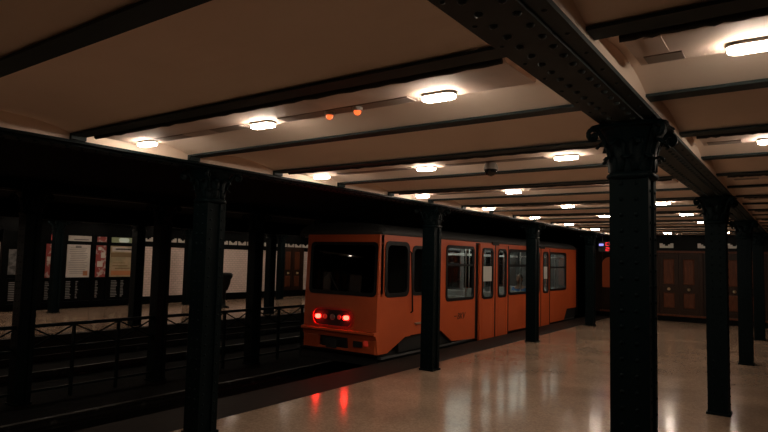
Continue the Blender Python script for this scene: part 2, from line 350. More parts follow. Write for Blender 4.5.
# ------------------------------------------------------------------ columns
def make_column(zb, label, group):
    t = thing('iron_column', label, 'column', (0, 0, 0), group, kind='thing')
    s = MB(); zt = 2.1
    s.box(-.083, .083, -.083, .083, zb, zt)
    for q in (-1, 1):
        s.box(-.1, .1, q * .092 - .01, q * .092 + .01, zb, zt)                 # cover plates
        for p in (-1, 1): s.box(q * .09 - .01, q * .09 + .01, p * .062 - .022, p * .062 + .022, zb, zt)   # angle legs
    z = max(zb, 0) + .06
    while z < zt - .04:
        for p in (-1, 1):
            for q in (-1, 1):
                s.dome((p * .038, q * .102, z), (0, q, 0), .0125, .75)
                s.dome((q * .1, p * .062, z + .043), (q, 0, 0), .011, .75)
        z += .086
    s.box(-.115, .115, -.115, .115, zb, zb + .025)
    obj('shaft', s, 'iron', t)
    c = MB()
    def sq(h, z, e=4, n=24):
        out = []
        for i in range(n):
            a = 2 * PI * (i + .5) / n; k = (abs(math.cos(a)) ** e + abs(math.sin(a)) ** e) ** (-1 / e)
            out.append((h * k * math.cos(a), h * k * math.sin(a), z))
        return out
    c.loft([sq(.104, 2.06), sq(.122, 2.068), sq(.128, 2.08), sq(.122, 2.094), sq(.108, 2.1), sq(.11, 2.15, 3.2), sq(.116, 2.2, 3), sq(.13, 2.26, 2.7), sq(.158, 2.315, 2.5), sq(.178, 2.34, 2.5)])
    n = 32; ab = []                                                            # concave abacus
    for z, k in ((2.338, .96), (2.344, 1.), (2.35, .97), (ZG - .022, 1.02)):
        ring = []
        for i in range(n):
            a = 2 * PI * i / n; r = .187 + .055 * abs(math.sin(2 * a)) ** 2.2
            ring.append((k * r * math.cos(a), k * r * math.sin(a), z))
        ab.append(ring)
    c.loft(ab, False)
    cap = obj('capital', c, 'iron', t)
    lv = MB()                                                                  # acanthus leaves
    def leaf(a, z0, h, r0, flare, w):
        R = Matrix.Rotation(a, 3, 'Z'); F, B = [], []
        for i in range(7):
            u = i / 6; zz = z0 + h * min(1, math.sin(u * PI * .62) / math.sin(.62 * PI * .8)) ; rr = r0 + .012 + flare * u ** 2.4
            if i == 6: zz -= h * .12
            ww = w * (.75 + .5 * math.sin(u * PI)) * (1 - .55 * u ** 3)
            for j in range(-2, 3):
                yy = ww * j / 2 * (1 + (.12 if i % 2 else -.05) * abs(j) / 2); d = -.01 * abs(j) / 2
                F.append(R @ Vector((rr + d, yy, zz))); B.append(R @ Vector((rr + d - .008, yy, zz - .004)))
        m = len(F); fs = []
        for i in range(6):
            for j in range(4):
                q = i * 5 + j; fs += [(q, q + 1, q + 6, q + 5), (m + q, m + q + 5, m + q + 6, m + q + 1)]
        for j in range(4): fs += [(j, m + j, m + j + 1, j + 1), (30 + j, 31 + j, m + 31 + j, m + 30 + j)]
        for i in range(6): fs += [(i * 5, i * 5 + 5, m + i * 5 + 5, m + i * 5), (i * 5 + 4, m + i * 5 + 4, m + i * 5 + 9, i * 5 + 9)]
        lv.add(F + B, fs, True)
    for i in range(8): 
        dg = .012 if i % 2 else 0
        leaf(i * PI / 4, 2.09, .1, .108 + dg, .05, .036)
        leaf(i * PI / 4 + PI / 8, 2.11, .17, .112 + .006, .07, .034)
    obj('acanthus_leaves', lv, 'iron', cap)
    for i in range(4):
        a = PI / 4 + i * PI / 2; u = Vector((math.cos(a), math.sin(a), 0)); pts, rad = [], []
        for p, zz in ((.13, 2.16), (.15, 2.23), (.185, 2.3), (.215, 2.335)): pts.append(u * p + Vector((0, 0, zz))); rad.append(.013)
        for q in range(15):
            th = PI * .62 - q * .52; rr = .04 * (1 - q / 17); pts.append(u * (.237 + rr * math.cos(th)) + Vector((0, 0, 2.302 + rr * math.sin(th)))); rad.append(.014 - q * .0004)
        v = MB().tube(pts, rad, 7); e = u.cross(Vector((0, 0, 1))); cc = u * .237 + Vector((0, 0, 2.302))
        v.tube([cc - e * .02, cc + e * .02], .017, 8)
        obj('volute', v, 'iron', cap)
    return t
rowA = make_column(0, 'large riveted iron column nearest the camera, with leafy capital under the girder', 'columns along the middle of the near platform')
rowA.location = (XA, 3.44, 0)
for k, l in ((1, 'second iron column behind the large riveted one, in front of the wooden doors'), (2, 'third iron column of the row receding from the large riveted one'), (3, 'last iron column of the row beside the large riveted one, close to the end wall')):
    dup(rowA, (XA, 3.44 + 4 * k, 0), l)
gB = 'columns along the near platform edge'
for k, l in ((0, 'wide dark column at the platform edge standing before the train\'s tail'), (1, 'dark column standing in front of the train\'s cab door'), (2, 'dark column standing in front of the train\'s middle windows'), (3, 'dark column at the platform edge beyond the train windows, near the red display')):
    dup(rowA, (XB, 3.44 + 4 * k, 0), l, group=gB)
mid = make_column(BED, 'column between the tracks', 'columns between the two tracks')
mid.location = (XM, 3.63, 0)
mid['label'] = 'dark column between the tracks, in front of the grey poster at the board\'s end'
for k, l in ((1, 'dark column between the tracks just past the poster board'), (2, 'dark column between the tracks seen just before the train\'s dark rear end'), (3, 'dark column between the tracks hidden behind the train\'s rear window'), (4, 'dark column between the tracks behind the train\'s middle'), (5, 'dark column between the tracks behind the train\'s far windows'), (6, 'dark column between the tracks near the tunnel mouth')):
    dup(mid, (XM, 3.63 + 2 * k, 0), l)
gC, gD = 'front columns across the tracks', 'rear columns across the tracks'
for k, l in ((1, 'front column across the tracks, at the tan poster\'s edge'), (2, 'front column across the tracks, beside the wooden double door'), (3, 'front column across the tracks, behind the train')):
    dup(rowA, (XC, 3.44 + 4 * k, 0), l, group=gC)
for k, l in ((1, 'slim rear column across the tracks, between the red and white posters'), (2, 'slim rear column across the tracks, in front of the white tiles'), (3, 'slim rear column across the tracks, beside the wooden door frame')):
    dup(rowA, (XD, 3.44 + 4 * k, 0), l, group=gD)

# ------------------------------------------------------------------ railing between the tracks
def make_railing():
    t = thing('guard_railing', 'x', 'railing', (0, 0, BED), 'railing panels between the tracks')
    z1, z0, a, b = 1.02, .7, .102, 1.898
    obj('top_rail', MB().box(-.03, .03, a, b, z1 - .045, z1), 'iron', t)
    obj('bottom_rail', MB().box(-.02, .02, a, b, z0 - .03, z0).box(-.02, .02, a, b, .12, .15), 'iron', t)
    for i in (1, 2): obj('post', MB().box(-.022, .022, 2 * i / 3 - .018, 2 * i / 3 + .018, 0, z1 - .04), 'iron', t)
    for i in range(3):
        y0, y1 = (a, 2 / 3 - .018, 0)[:2] if i == 0 else ((2 / 3 + .018, 4 / 3 - .018) if i == 1 else (4 / 3 + .018, b))
        x = MB(); x.tube([(0, y0, z0), (0, y1, z1 - .045)], .012, 6); x.tube([(0, y0, z1 - .045), (0, y1, z0)], .012, 6)
        ym, zm = (y0 + y1) / 2, (z0 + z1 - .045) / 2
        x.lathe((-.012, ym, zm), [(.03, 0), (.034, .006), (.034, .018), (.03, .024)], 12, 'x')
        obj('cross_brace', x, 'iron', t)
    return t
rl = make_railing(); rl.location = (XM, 3.63, BED)
rl['label'] = 'low cross-braced railing panel between the tracks, in front of the posters'
for y, l in ((1.63, 'low cross-braced railing panel below the grey poster, cut by the frame'), (5.63, 'low cross-braced railing panel between the tracks, in front of the white tiles'), (7.63, 'low cross-braced railing panel between the tracks, in front of the wooden door'), (9.63, 'cross-braced railing panel between the tracks, behind the train\'s rear'), (11.63, 'cross-braced railing panel between the tracks, behind the train\'s middle'), (13.63, 'cross-braced railing panel between the tracks, behind the train\'s far end')):
    dup(rl, (XM, y, BED), l)

# ------------------------------------------------------------------ ceiling lamps and ducts
LX = (-.118, -1.48, -2.765, -4.03)
def make_lamp():
    t = thing('ceiling_lamp', 'x', 'lamp', (0, 0, 0), 'ceiling lamps above the near platform')
    obj('housing', MB().prism(rrect(-.094, .094, -.042, .042, .034), 'z', .019, .034), 'housing', t)
    r1, r2, r3 = rrect(-.09, .09, -.038, .038, .032), rrect(-.09, .09, -.038, .038, .032), rrect(-.078, .078, -.026, .026, .022)
    obj('lens', MB().loft([[(u, w, .019) for u, w in r1], [(u, w, .005) for u, w in r2], [(u, w, 0) for u, w in r3]]), 'lens', t)
    return t
pos_x = ('by the wall', 'beside the large girder', 'in the middle of the bay', 'next to the platform edge girder')
rowtxt = ('first', 'second', 'third', 'fourth', 'fifth', 'sixth', 'seventh', 'eighth')
first = None
NEARX = ('over the right-hand bay', 'just left of the big girder', 'between the two girders', 'next to the dark edge girder')
LROWS = [2.535 + 2 * k for k in range(8)]
for k, y in enumerate(LROWS):
    for i, x in enumerate(LX):
        if i == 0 and k > 1: continue            # out of the picture beyond the second row
        lb = 'small bright ceiling lamp %s, in the %s lit row' % (('on the wall side', 'beside the large girder', 'midway between the girders', 'beside the platform edge girder')[i], rowtxt[k])
        if first is None: first = make_lamp(); first.location = (x, y, ZB - .022); first['label'] = lb
        else: dup(first, (x, y, ZB - .022), lb)
for k in range(12):
    for x in (-13.2, -14.6, -15.75):  # out of direct view; wall-side row added to brighten the tiles
        dup(first, (x, -5.5 + 2.1 * k, ZB - .022), 'hidden ceiling lamp above the platform across the tracks', group='lamps across the tracks')
def make_duct(x0, x1, y, label, covers, straps=False):
    t = thing('cable_duct', label, 'duct', ((x0 + x1) / 2, y, ZB), 'cable ducts under the vaults'); h = (x1 - x0) / 2
    vz = lambda d: .015 + RISE * (1 - (-1 + 2 * (d - .03) / .94) ** 2) - .004
    b = MB(); b.prism([(.13, .03), (.15, .014), (.17, .012), (.48, .012), (.49, .02), (.49, vz(.49)), (.36, vz(.36)), (.27, vz(.27)), (.17, vz(.17)), (.13, vz(.13))], 'x', -h, h)
    obj('duct_body', b, 'duct', t)
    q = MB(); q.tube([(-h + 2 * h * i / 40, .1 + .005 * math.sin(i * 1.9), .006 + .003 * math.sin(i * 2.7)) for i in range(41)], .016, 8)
    obj('dark_gap_tube', q, 'black', t)  # added dark tube standing in for the dirty, shadowed gap beside the beam
    if straps:
        xx = -h + .1
        while xx < h - .1: obj('joint_strap', MB().box(xx - .03, xx + .03, .16, .35, .009, .014), 'duct', t); xx += .5 + .4 * random.random()
    for a, c, m in covers:
        obj('cover_plate', MB().box(a - t.location.x, c - t.location.x, .37, .46, .008, .014), m, t)
    return t
for k in range(8):
    y = BEAM0 + 2 + 2 * k
    nm = rowtxt[k]
    cov = [(-3.9, -3.55, 'cover'), (-3.55, -3.25, 'cover2'), (-3.25, -2.95, 'cover'), (-2.6, -1.65, 'cover')] if k == 0 else [(-3.8, -2.9, 'cover'), (-2.55, -1.65, 'cover')]
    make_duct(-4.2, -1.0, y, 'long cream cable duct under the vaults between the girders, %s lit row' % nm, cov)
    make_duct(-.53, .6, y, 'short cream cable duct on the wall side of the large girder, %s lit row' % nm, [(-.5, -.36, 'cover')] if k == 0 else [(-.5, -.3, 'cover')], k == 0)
for i, (x, l) in enumerate(((-2.205, 'small red indicator light on the nearest duct, further from the bright lamp'), (-2.0, 'small red indicator light on the nearest duct, closer to the bright lamp'))):
    t = thing('indicator_light', l, 'light', (x, 2.53, ZB - .001), 'red indicator lights')
    obj('socket', MB().lathe((0, 0, 0), [(.03, .01), (.03, -.008), (.024, -.012)], 12), 'housing', t)
    obj('lens', MB().lathe((0, 0, -.01), [(.021, 0), (.02, -.012), (.013, -.022), (.004, -.026)], 12), 'signal', t)
for (x, y, z), l in (((-2.127, 4.54, ZB - .022), 'dark dome camera hanging from the ceiling in the second lit row'), ((-2.5, 16.55, ZB - .022), 'tiny dark dome camera on the ceiling close to the wooden doors')):
    t = thing('dome_camera', l, 'camera', (x, y, z), 'dome cameras')
    obj('mount', MB().lathe((0, 0, 0), [(.045, .02), (.055, 0), (.06, -.02), (.06, -.035)], 16), 'camwhite', t)
    obj('dome', MB().lathe((0, 0, -.035), [(.056, 0), (.054, -.018), (.044, -.036), (.026, -.05), (.006, -.056)], 16), 'dome', t)

# ------------------------------------------------------------------ poster board and bin across the tracks
WX = WALL + .02
t = thing('poster_board', 'long dark framed board of posters and printed lists on the far tiled wall', 'notice board', (WX, 8.4, 0))
b = MB(); b.box(WX, WX + .07, 6.5, 10.32, .1, 2.1)
for y0, y1 in ((6.5, 6.66), (7.02, 7.52), (7.92, 8.1), (8.82, 8.92), (9.28, 9.35), (10.19, 10.32)): b.box(WX + .07, WX + .11, y0, y1, .1, 2.1)
for z0, z1 in ((.1, .2), (.78, .85), (1.79, 1.865), (2.03, 2.1)): b.box(WX + .07, WX + .1, 6.5, 10.32, z0, z1)
obj('board', b, 'darktile', t, True)
def poster(name, y0, y1, z0, z1, m, label, marks=()):
    o = obj(name, MB().box(WX + .07, WX + .085, y0, y1, z0, z1), m, t, True); o['label'] = label
    for mm, rects in marks:
        if len(rects) > 5:
            q = MB()
            for a, c, e, f in rects: q.box(WX + .085, WX + .088, y0 + (y1 - y0) * a, y0 + (y1 - y0) * c, z0 + (z1 - z0) * e, z0 + (z1 - z0) * f)
            obj('print', q, mm, o, True); continue
        for a, c, e, f in rects:
            q = MB(); q.box(WX + .085, WX + .088, y0 + (y1 - y0) * a, y0 + (y1 - y0) * c, z0 + (z1 - z0) * e, z0 + (z1 - z0) * f)
            obj('print', q, mm, o, True)
poster('poster', 6.67, 7.0, .95, 1.6, 'p_grey', 'dim grey poster')
poster('poster', 7.58, 7.88, .86, 1.77, 'p_red', 'narrow red poster', [('p_white', [(.55, .9, .2, .45), (.1, .5, .5, .62), (.5, .8, .68, .9)])])
lines = [(.08 + random.random() * .1, .9 - random.random() * .15, .12 + .055 * i, .135 + .055 * i) for i in range(15)]
poster('poster', 8.13, 8.78, .86, 1.77, 'p_white', 'white poster with lines of print', [('p_line', lines + [(.35, .6, .9, .97)]), ('p_orange', [(.72, .92, .05, .2)])])
poster('poster', 8.95, 9.25, .86, 1.77, 'p_red', 'narrow red poster beside the tan one', [('p_white', [(.15, .7, .32, .5), (.5, .9, .6, .78), (.2, .5, .85, .95)])])
poster('poster', 9.38, 10.17, .86, 1.77, 'p_tan', 'tan poster with a pale heading', [('p_white', [(.06, .96, .82, .96)]), ('p_line', [(.2, .9, .87, .92), (.82, .88, .52, .58)]), ('p_brown', [(.02, .98, .64, .78), (.1, .7, .34, .37), (.2, .8, .26, .29), (.1, .6, .44, .46)]), ('p_orange', [(.05, .95, .05, .2)])])
for y0, y1, m, l in ((7.7, 7.9, 'h_red', 'red header with a painted glow'), (8.15, 8.8, 'p_white', 'white header'), (8.97, 9.25, 'p_red', 'pinkish red header'), (9.4, 10.17, 'p_green', 'green header')):
    o = obj('poster_header', MB().box(WX + .07, WX + .085, y0, y1, 1.87, 2.02), m, t, True); o['label'] = l
    if m == 'p_green': obj('glow_spot', MB().prism(rrect(9.62, 9.95, 1.88, 2.01, .06), 'x', WX + .085, WX + .089), 'h_pale', o, True)  # pale glow painted onto the green header
    if m == 'p_white': obj('print', MB().box(WX + .085, WX + .088, 8.3, 8.72, 1.9, 1.93), 'p_line', o, True)
for y0, y1 in ((6.72, 6.95), (7.6, 7.72), (8.15, 8.3), (8.42, 8.5), (8.98, 9.06), (9.45, 9.65), (9.75, 9.85)):
    q = MB(); z = .28
    while z < .76:
        q.box(WX + .07, WX + .078, y0, y1 - random.random() * .05, z, z + .022); z += .045
    o = obj('printed_list', q, 'list', t, True)
t = thing('litter_bin', 'dark flared litter bin in front of the white tiles across the tracks', 'bin', (-14.2, 11.72, 0))
obj('bin_body', MB().lathe((0, 0, 0), [(.1, .52), (.115, .56), (.17, .72), (.19, .85), (.235, .92), (.24, 1.0), (.19, 1.04), (.17, 1.03)], 18), 'bin', t)
obj('pedestal', MB().lathe((0, 0, 0), [(.17, 0), (.17, .03), (.06, .06), (.045, .3), (.06, .5), (.1, .525)], 14), 'bin', t)

# ------------------------------------------------------------------ display and orange panel at the end of the platform
t = thing('hanging_display', 'small hanging display with red characters by the tunnel mouth', 'sign', (-4.3, 17., 2.43 - .05))
obj('display_case', MB().box(-.33, .33, -.05, .05, -.47, -.17), 'black', t, bevel=.01)
for s in (-.22, .22): obj('hanger', MB().tube([(s, 0, -.17), (s, 0, 0)], .012, 8), 'black', t)
def seg(mb, x, z, w, h, s):
    th = .014
    bars = dict(t=(x, x + w, z + h - th, z + h), m=(x, x + w, z + h / 2 - th / 2, z + h / 2 + th / 2), b=(x, x + w, z, z + th), l1=(x, x + th, z + h / 2, z + h), l0=(x, x + th, z, z + h / 2), r1=(x + w - th, x + w, z + h / 2, z + h), r0=(x + w - th, x + w, z, z + h / 2))
    for k in s: mb.box(bars[k][0], bars[k][1], -.056, -.05, bars[k][2], bars[k][3])
for i, s in enumerate((('t', 'l1', 'l0', 'b'), ('m', 't', 'r1', 'r0', 'b'))): g = MB(); seg(g, -.12 + i * .1, -.285, .075, .09, s); obj('red_character', g, 'led', t)
for i, s in enumerate((('t', 'r1', 'm', 'l0', 'b'), ('t', 'l1', 'm', 'r0', 'b'))): g = MB(); seg(g, -.12 + i * .1, -.43, .075, .1, s); obj('red_character', g, 'led', t)
obj('blue_sign', MB().box(-.3, -.18, -.056, -.05, -.29, -.23), 'ledblue', t)
t = thing('wall_panel', 'orange panel with rounded top on the end wall below the red display', 'panel', (-4.7, Y1, 0))
pp = [(-4.93, .88), (-4.45, .88), (-4.45, 1.62)] + [(-4.69 + .24 * math.cos(a), 1.6 + .2 * math.sin(a)) for a in [PI * i / 12 for i in range(0, 13)]]
obj('panel', MB().prism(pp, 'y', Y1 - .04, Y1), 'orange2', t, True)
obj('panel_frame', MB().box(-4.97, -4.93, Y1 - .06, Y1, .2, 1.94).box(-4.45, -4.41, Y1 - .06, Y1, .2, 1.94).box(-4.93, -4.45, Y1 - .06, Y1, .8, .88), 'wood2', t, True)

# ------------------------------------------------------------------ train
T = thing('metro_train', 'orange metro train with lit windows and red tail lights at the platform', 'train', (-6.3, 12.3, BED + .12))
SX, LXX, ZT, YE = -5.35, -7.25, 1.97, 17.28
def part(name, mb, m, parent=T, label=None, bevel=0):
    o = obj(name, mb, m, parent, True, bevel)
    if label: o['label'] = label
    return o
def panel_grid(mb, x0, x1, y0, y1, z0, z1, holes):
    ys = sorted({y0, y1, *[h[0] for h in holes], *[h[1] for h in holes]}); ys = [y for y in ys if y0 <= y <= y1]
    for a, b in zip(ys, ys[1:]):
        m = (a + b) / 2; hs = sorted([(h[2], h[3]) for h in holes if h[0] < m < h[1]]); z = z0
        for p, q in hs:
            if p > z: mb.box(x0, x1, a, b, z, p)
            z = max(z, q)
        if z < z1: mb.box(x0, x1, a, b, z, z1)
wins = [(7.6, 8.26, 1.0, 1.85), (9.56, 10.67, .85, 1.85), (12.42, 13.66, .86, 1.85), (15.07, 16.36, .87, 1.84)]
doors = [(8.36, 9.12, .31, 1.95), (10.75, 12.36, .0, 1.955), (13.7, 15.02, .0, 1.955)]
s = MB()
panel_grid(s, SX - .045, SX, 7.47, YE, .31, ZT, wins + doors)
part('side_panel', s, 'orange', label='orange side with windows and doors, facing the platform')
part('skirt_panel', MB().prism([(7.47, .1), (7.69, .1), (8.2, .31), (7.47, .31)], 'x', SX - .045, SX), 'orange')
part('skirt_panel', MB().prism([(9.81, .08), (10.75, .04), (10.75, .31), (9.39, .31)], 'x', SX - .045, SX), 'orange')
part('skirt_panel', MB().prism([(12.36, .04), (13.7, .03), (13.7, .31), (12.36, .31)], 'x', SX - .045, SX), 'orange')
part('skirt_panel', MB().prism([(15.02, .02), (16.2, .02), (16.45, .31), (15.02, .31)], 'x', SX - .045, SX), 'orange')
s = MB(); panel_grid(s, LXX, LXX + .045, 8.0, YE, .1, ZT, [(y0, y1, .86, 1.85) for y0, y1 in ((9.6, 10.7), (10.95, 11.6), (11.7, 12.3), (12.45, 13.6), (13.8, 14.4), (14.5, 15.0), (15.1, 16.3))])
part('side_panel', s, 'orange')
part('inner_lining', (lambda m: (panel_grid(m, LXX + .045, LXX + .05, 8.0, YE, .1, ZT - .05, [(y0, y1, .86, 1.85) for y0, y1 in ((9.6, 10.7), (10.95, 11.6), (11.7, 12.3), (12.45, 13.6), (13.8, 14.4), (14.5, 15.0), (15.1, 16.3))]), m)[1])(MB()), 'inside')
# roof
rf = MB(); pr = []
for i in range(13):
    a = PI * i / 12; pr.append(((SX + LXX) / 2 + (SX - LXX) / 2 * math.copysign(abs(math.cos(a)) ** .55, math.cos(a)), ZT + .21 * abs(math.sin(a)) ** .8))
rf.loft([[(u, 7.62, w) for u, w in pr], [(u, YE, w) for u, w in pr]], True)
rr = [[(-6.1 + (u + 6.3) * .8, 7.5, ZT + (w - ZT) * .35) for u, w in pr], [(u, 7.62, w) for u, w in pr]]
rf.loft(rr, True)
part('roof', rf, 'roofgrey', label='dark grey curved roof')
# rear end
RX0, RX1 = -6.87, SX
r = MB()
def rear_y(z): return 7.4 + max(0, z - 1.0) * .035
wz0, wz1, wx0, wx1 = 1.02, 1.83, -6.76, -5.395
r.prism([(7.36, .1), (7.4, .1), (7.46, .1), (7.46, .99), (7.4, .99), (7.385, .45), (7.35, .44), (7.35, .395), (7.375, .39)], 'x', -6.6, -6.6001) if False else None
for x0, x1, z0, z1 in ((RX0, RX1, .99, wz0), (RX0, RX1, wz1, ZT), (RX0, wx0, wz0, wz1), (wx1, RX1, wz0, wz1)):
    r.add([(x0, rear_y(z0), z0), (x1, rear_y(z0), z0), (x1, 7.55, z0), (x0, 7.55, z0), (x0, rear_y(z1), z1), (x1, rear_y(z1), z1), (x1, 7.55, z1), (x0, 7.55, z1)], [(3, 2, 1, 0), (4, 5, 6, 7), (0, 1, 5, 4), (1, 2, 6, 5), (2, 3, 7, 6), (3, 0, 4, 7)])
r.prism([(7.4, .99), (7.385, .45), (7.47, .45), (7.47, .99)], 'x', RX0, RX1)
# lower apron with the coupler recess
ap = [(7.385, .45), (7.325, .44), (7.325, .4), (7.37, .385), (7.4, .31), (7.47, .31), (7.47, .45)]
r.prism(ap, 'x', RX0 - .01, RX1)
for x0, x1 in ((RX0, -6.56), (-5.93, RX1)): r.prism([(7.4, .31), (7.43, .1), (7.47, .1), (7.47, .31)], 'x', x0, x1)
r.box(-6.56, -5.93, 7.43, 7.47, .1, .14)
# angled corner towards the other track
r.prism([(RX0, 7.4), (RX0, 7.47), (LXX + .05, 8.02), (LXX, 8.02), (LXX, 7.98)], 'z', .1, .99)
r.prism([(RX0, 7.47), (RX0 + .03, 7.52), (LXX + .05, 8.04), (LXX, 8.02), (LXX, 7.98)], 'z', .99, ZT)
part('rear_end', r, 'orange', bevel=.006, label='orange tail end with dark windscreen and red lights')
# fillet at the platform-side corner
part('corner_post', MB().prism([(SX, 7.48), (SX - .012, 7.43), (SX - .05, 7.405), (SX - .05, 7.48)], 'z', .1, .99), 'orange')
ws = MB(); ws.add([(wx0, rear_y(wz0), wz0), (wx1, rear_y(wz0), wz0), (wx1, rear_y(wz1), wz1), (wx0, rear_y(wz1), wz1)] + [(wx0, rear_y(wz0) + .01, wz0), (wx1, rear_y(wz0) + .01, wz0), (wx1, rear_y(wz1) + .01, wz1), (wx0, rear_y(wz1) + .01, wz1)],
    [(0, 1, 2, 3), (7, 6, 5, 4), (0, 4, 5, 1), (1, 5, 6, 2), (2, 6, 7, 3), (3, 7, 4, 0)])
wsc = part('windscreen', ws, 'darkglass', label='wide dark glass windscreen')
q = MB(); q.ringprism(rrect(wx0 - .02, wx1 + .02, wz0 - .03, wz1 + .02, .08), rrect(wx0 + .03, wx1 - .03, wz0 + .03, wz1 - .03, .06), 'y', -.012, .02)
q.v = [(x, y + rear_y(z), z) for x, y, z in q.v]
part('windscreen_gasket', q, 'rubber', wsc)
wp = MB().tube([(-6.1, 7.395, 1.0), (-6.35, 7.42, 1.32)], .008, 6); wp.tube([(-6.5, 7.425, 1.25), (-6.2, 7.43, 1.42)], .009, 6)
part('wiper', wp, 'rubber', wsc)
cl = part('tail_light_cluster', MB().prism(rrect(-6.64, -5.81, .485, .75, .125, 8), 'y', 7.37, 7.41), 'black', label='black oval panel holding the tail lights')
part('cluster_rim', MB().ringprism(rrect(-6.665, -5.785, .46, .775, .15, 8), rrect(-6.635, -5.815, .49, .745, .12, 8), 'y', 7.35, 7.41), 'rim', cl, 'dull red rim')
for x, z in ((-6.523, .622), (-5.927, .634)):
    part('tail_lamp', MB().prism(rrect(x - .046, x + .046, z - .033, z + .033, .03), 'y', 7.335, 7.372), 'red', cl, 'glowing red tail lamp')
for x, z in ((-6.38, .625), (-6.08, .632)):
    part('marker_lamp', MB().lathe((x, 7.37, z), [(.04, 0), (.04, -.01), (.028, -.018)], 14, 'y'), 'reddim', cl, 'dim red lamp')
part('emblem', MB().lathe((-6.225, 7.37, .625), [(.05, 0), (.05, -.008), (.04, -.012)], 18, 'y'), 'steel', cl)
cp = MB().box(-6.5, -5.98, 7.44, 7.5, .12, .31); cp.tube([(-6.24, 7.5, .2), (-6.24, 7.38, .2)], .06, 12); cp.box(-6.34, -6.14, 7.36, 7.39, .13, .27)
part('coupler', cp, 'black')
bx = part('step_box', MB().box(-5.8, -5.63, 7.385, 7.42, .19, .28), 'black'); part('reflector', MB().box(-5.59, -5.52, 7.39, 7.42, .22, .3), 'reddim', bx)
# side windows
def side_window(y0, y1, z0, z1, parent, x=SX, bar=None, mull=None, rad=.07, w=.05, name='side_window'):
    f = MB(); f.ringprism(rrect(y0 - .025, y1 + .025, z0 - .025, z1 + .025, rad + .02), rrect(y0 + w - .02, y1 - w + .02, z0 + w - .02, z1 - w + .02, rad), 'x', x - .03, x + .012)
    if bar: f.box(x - .025, x + .006, y0, y1, bar - .022, bar + .022)
    if mull: f.box(x - .025, x + .006, mull - .014, mull + .014, bar, z1)
    fr = part(name, f, 'rubber', parent, 'black rubber framed window')
    part('pane', MB().box(x - .022, x - .016, y0, y1, z0, z1), 'glass', fr)
    return fr
side_window(7.6, 8.26, 1.0, 1.85, T, rad=.1, w=.06)
side_window(9.56, 10.67, .85, 1.85, T, bar=1.5)
side_window(12.42, 13.66, .86, 1.85, T, bar=1.5, mull=13.0)
side_window(15.07, 16.36, .87, 1.84, T, bar=1.46)
for (y0, y1) in ((9.6, 10.7), (12.45, 13.6), (15.1, 16.3)):
    side_window(y0, y1, .86, 1.85, T, x=LXX + .03, bar=1.5, name='far_window')
# cab door
cd = MB(); panel_grid(cd, SX - .05, SX - .012, 8.36, 9.12, .32, 1.95, [(8.42, 9.04, 1.0, 1.8)])
cdo = part('cab_door', cd, 'orange'); side_window(8.42, 9.04, 1.0, 1.8, cdo, x=SX - .012, rad=.08, name='door_window')
part('door_handle', MB().box(SX - .012, SX + .02, 8.5, 8.66, .49, .52), 'steel', cdo)
part('grab_rail', MB().tube([(SX, 8.3, 1.72), (SX + .035, 8.3, 1.7), (SX + .035, 8.36, .72), (SX, 8.36, .7)], .014, 8), 'rubber', T)
# double doors
for y0, y1 in ((10.75, 12.36), (13.7, 15.02)):
    part('door_pocket', MB().box(SX - .06, SX - .05, y0, y0 + .4, .0, .8).box(SX - .06, SX - .05, y0, y0 + .25, .8, 1.97), 'black')
    part('door_gear', MB().box(SX - .07, SX, y0, y1, 1.925, 1.95).box(SX - .03, SX + .03, (y0 + .1 + y1) / 2 - .1, (y0 + .1 + y1) / 2 + .22, 1.93, 2.0), 'black')
def leaf(y0, y1, notice, z0=-.03):
    hz0, hz1 = .83, 1.84
    l = MB(); x0, x1 = SX - .03, SX + .02
    panel_grid(l, x0, x1, y0, y1, z0, 1.95, [(y0 + .11, y1 - .11, hz0, hz1)])
    o = part('sliding_door', l, 'orange', bevel=.012)
    side_window(y0 + .11, y1 - .11, hz0, hz1, o, x=x1, rad=.09, w=.04, name='door_window')
    part('door_seal', MB().box(x0, x1 + .004, y1, y1 + .028, z0 + .02, 1.94), 'rubber', o)
    if notice: part('notice', MB().box(x1 - .014, x1 - .01, y0 + .16, y1 - .14, 1.17, 1.48), 'white', o, 'white paper notice on the glass')
leaf(10.92, 11.64, True); leaf(11.7, 12.33, False); leaf(13.76, 14.36, False); leaf(14.42, 15.0, True)
# underframe, wheels, bellows
part('underframe', MB().box(LXX + .12, SX - .12, 7.6, YE, -.12, .1).box(LXX + .05, SX - .1, 9.9, 16.1, -.2, .06), 'black')
for yc in (8.8, 16.9):
    bg = part('bogie', MB().box(-7.1, -5.5, yc - .7, yc + .7, -.08, .12), 'black')
    for dy in (-.42, .42):
        w = MB()
        for xx in (-7.02, -5.58): w.lathe((xx, yc + dy, .02), [(.1, -.05), (.3, -.05), (.32, -.03), (.32, .03), (.3, .05), (.1, .05)], 20, 'x')
        w.tube([(-7.05, yc + dy, .02), (-5.55, yc + dy, .02)], .06, 10)
        part('wheelset', w, 'black', bg)
bl = MB()
for i in range(6): bl.box(LXX + .15, SX - .15, YE + .02 + i * .11, YE + .09 + i * .11, .05, 2.05); bl.box(LXX + .2, SX - .2, YE + .09 + i * .11, YE + .13 + i * .11, .08, 2.0)
part('wheel_housing', MB().box(LXX + .06, SX - .045, 16.1, YE, .03, .33), 'black'); part('wheel_housing', MB().box(LXX + .06, SX - .06, 8.1, 9.85, .06, .34), 'black')
part('gangway_bellows', bl, 'rubber')
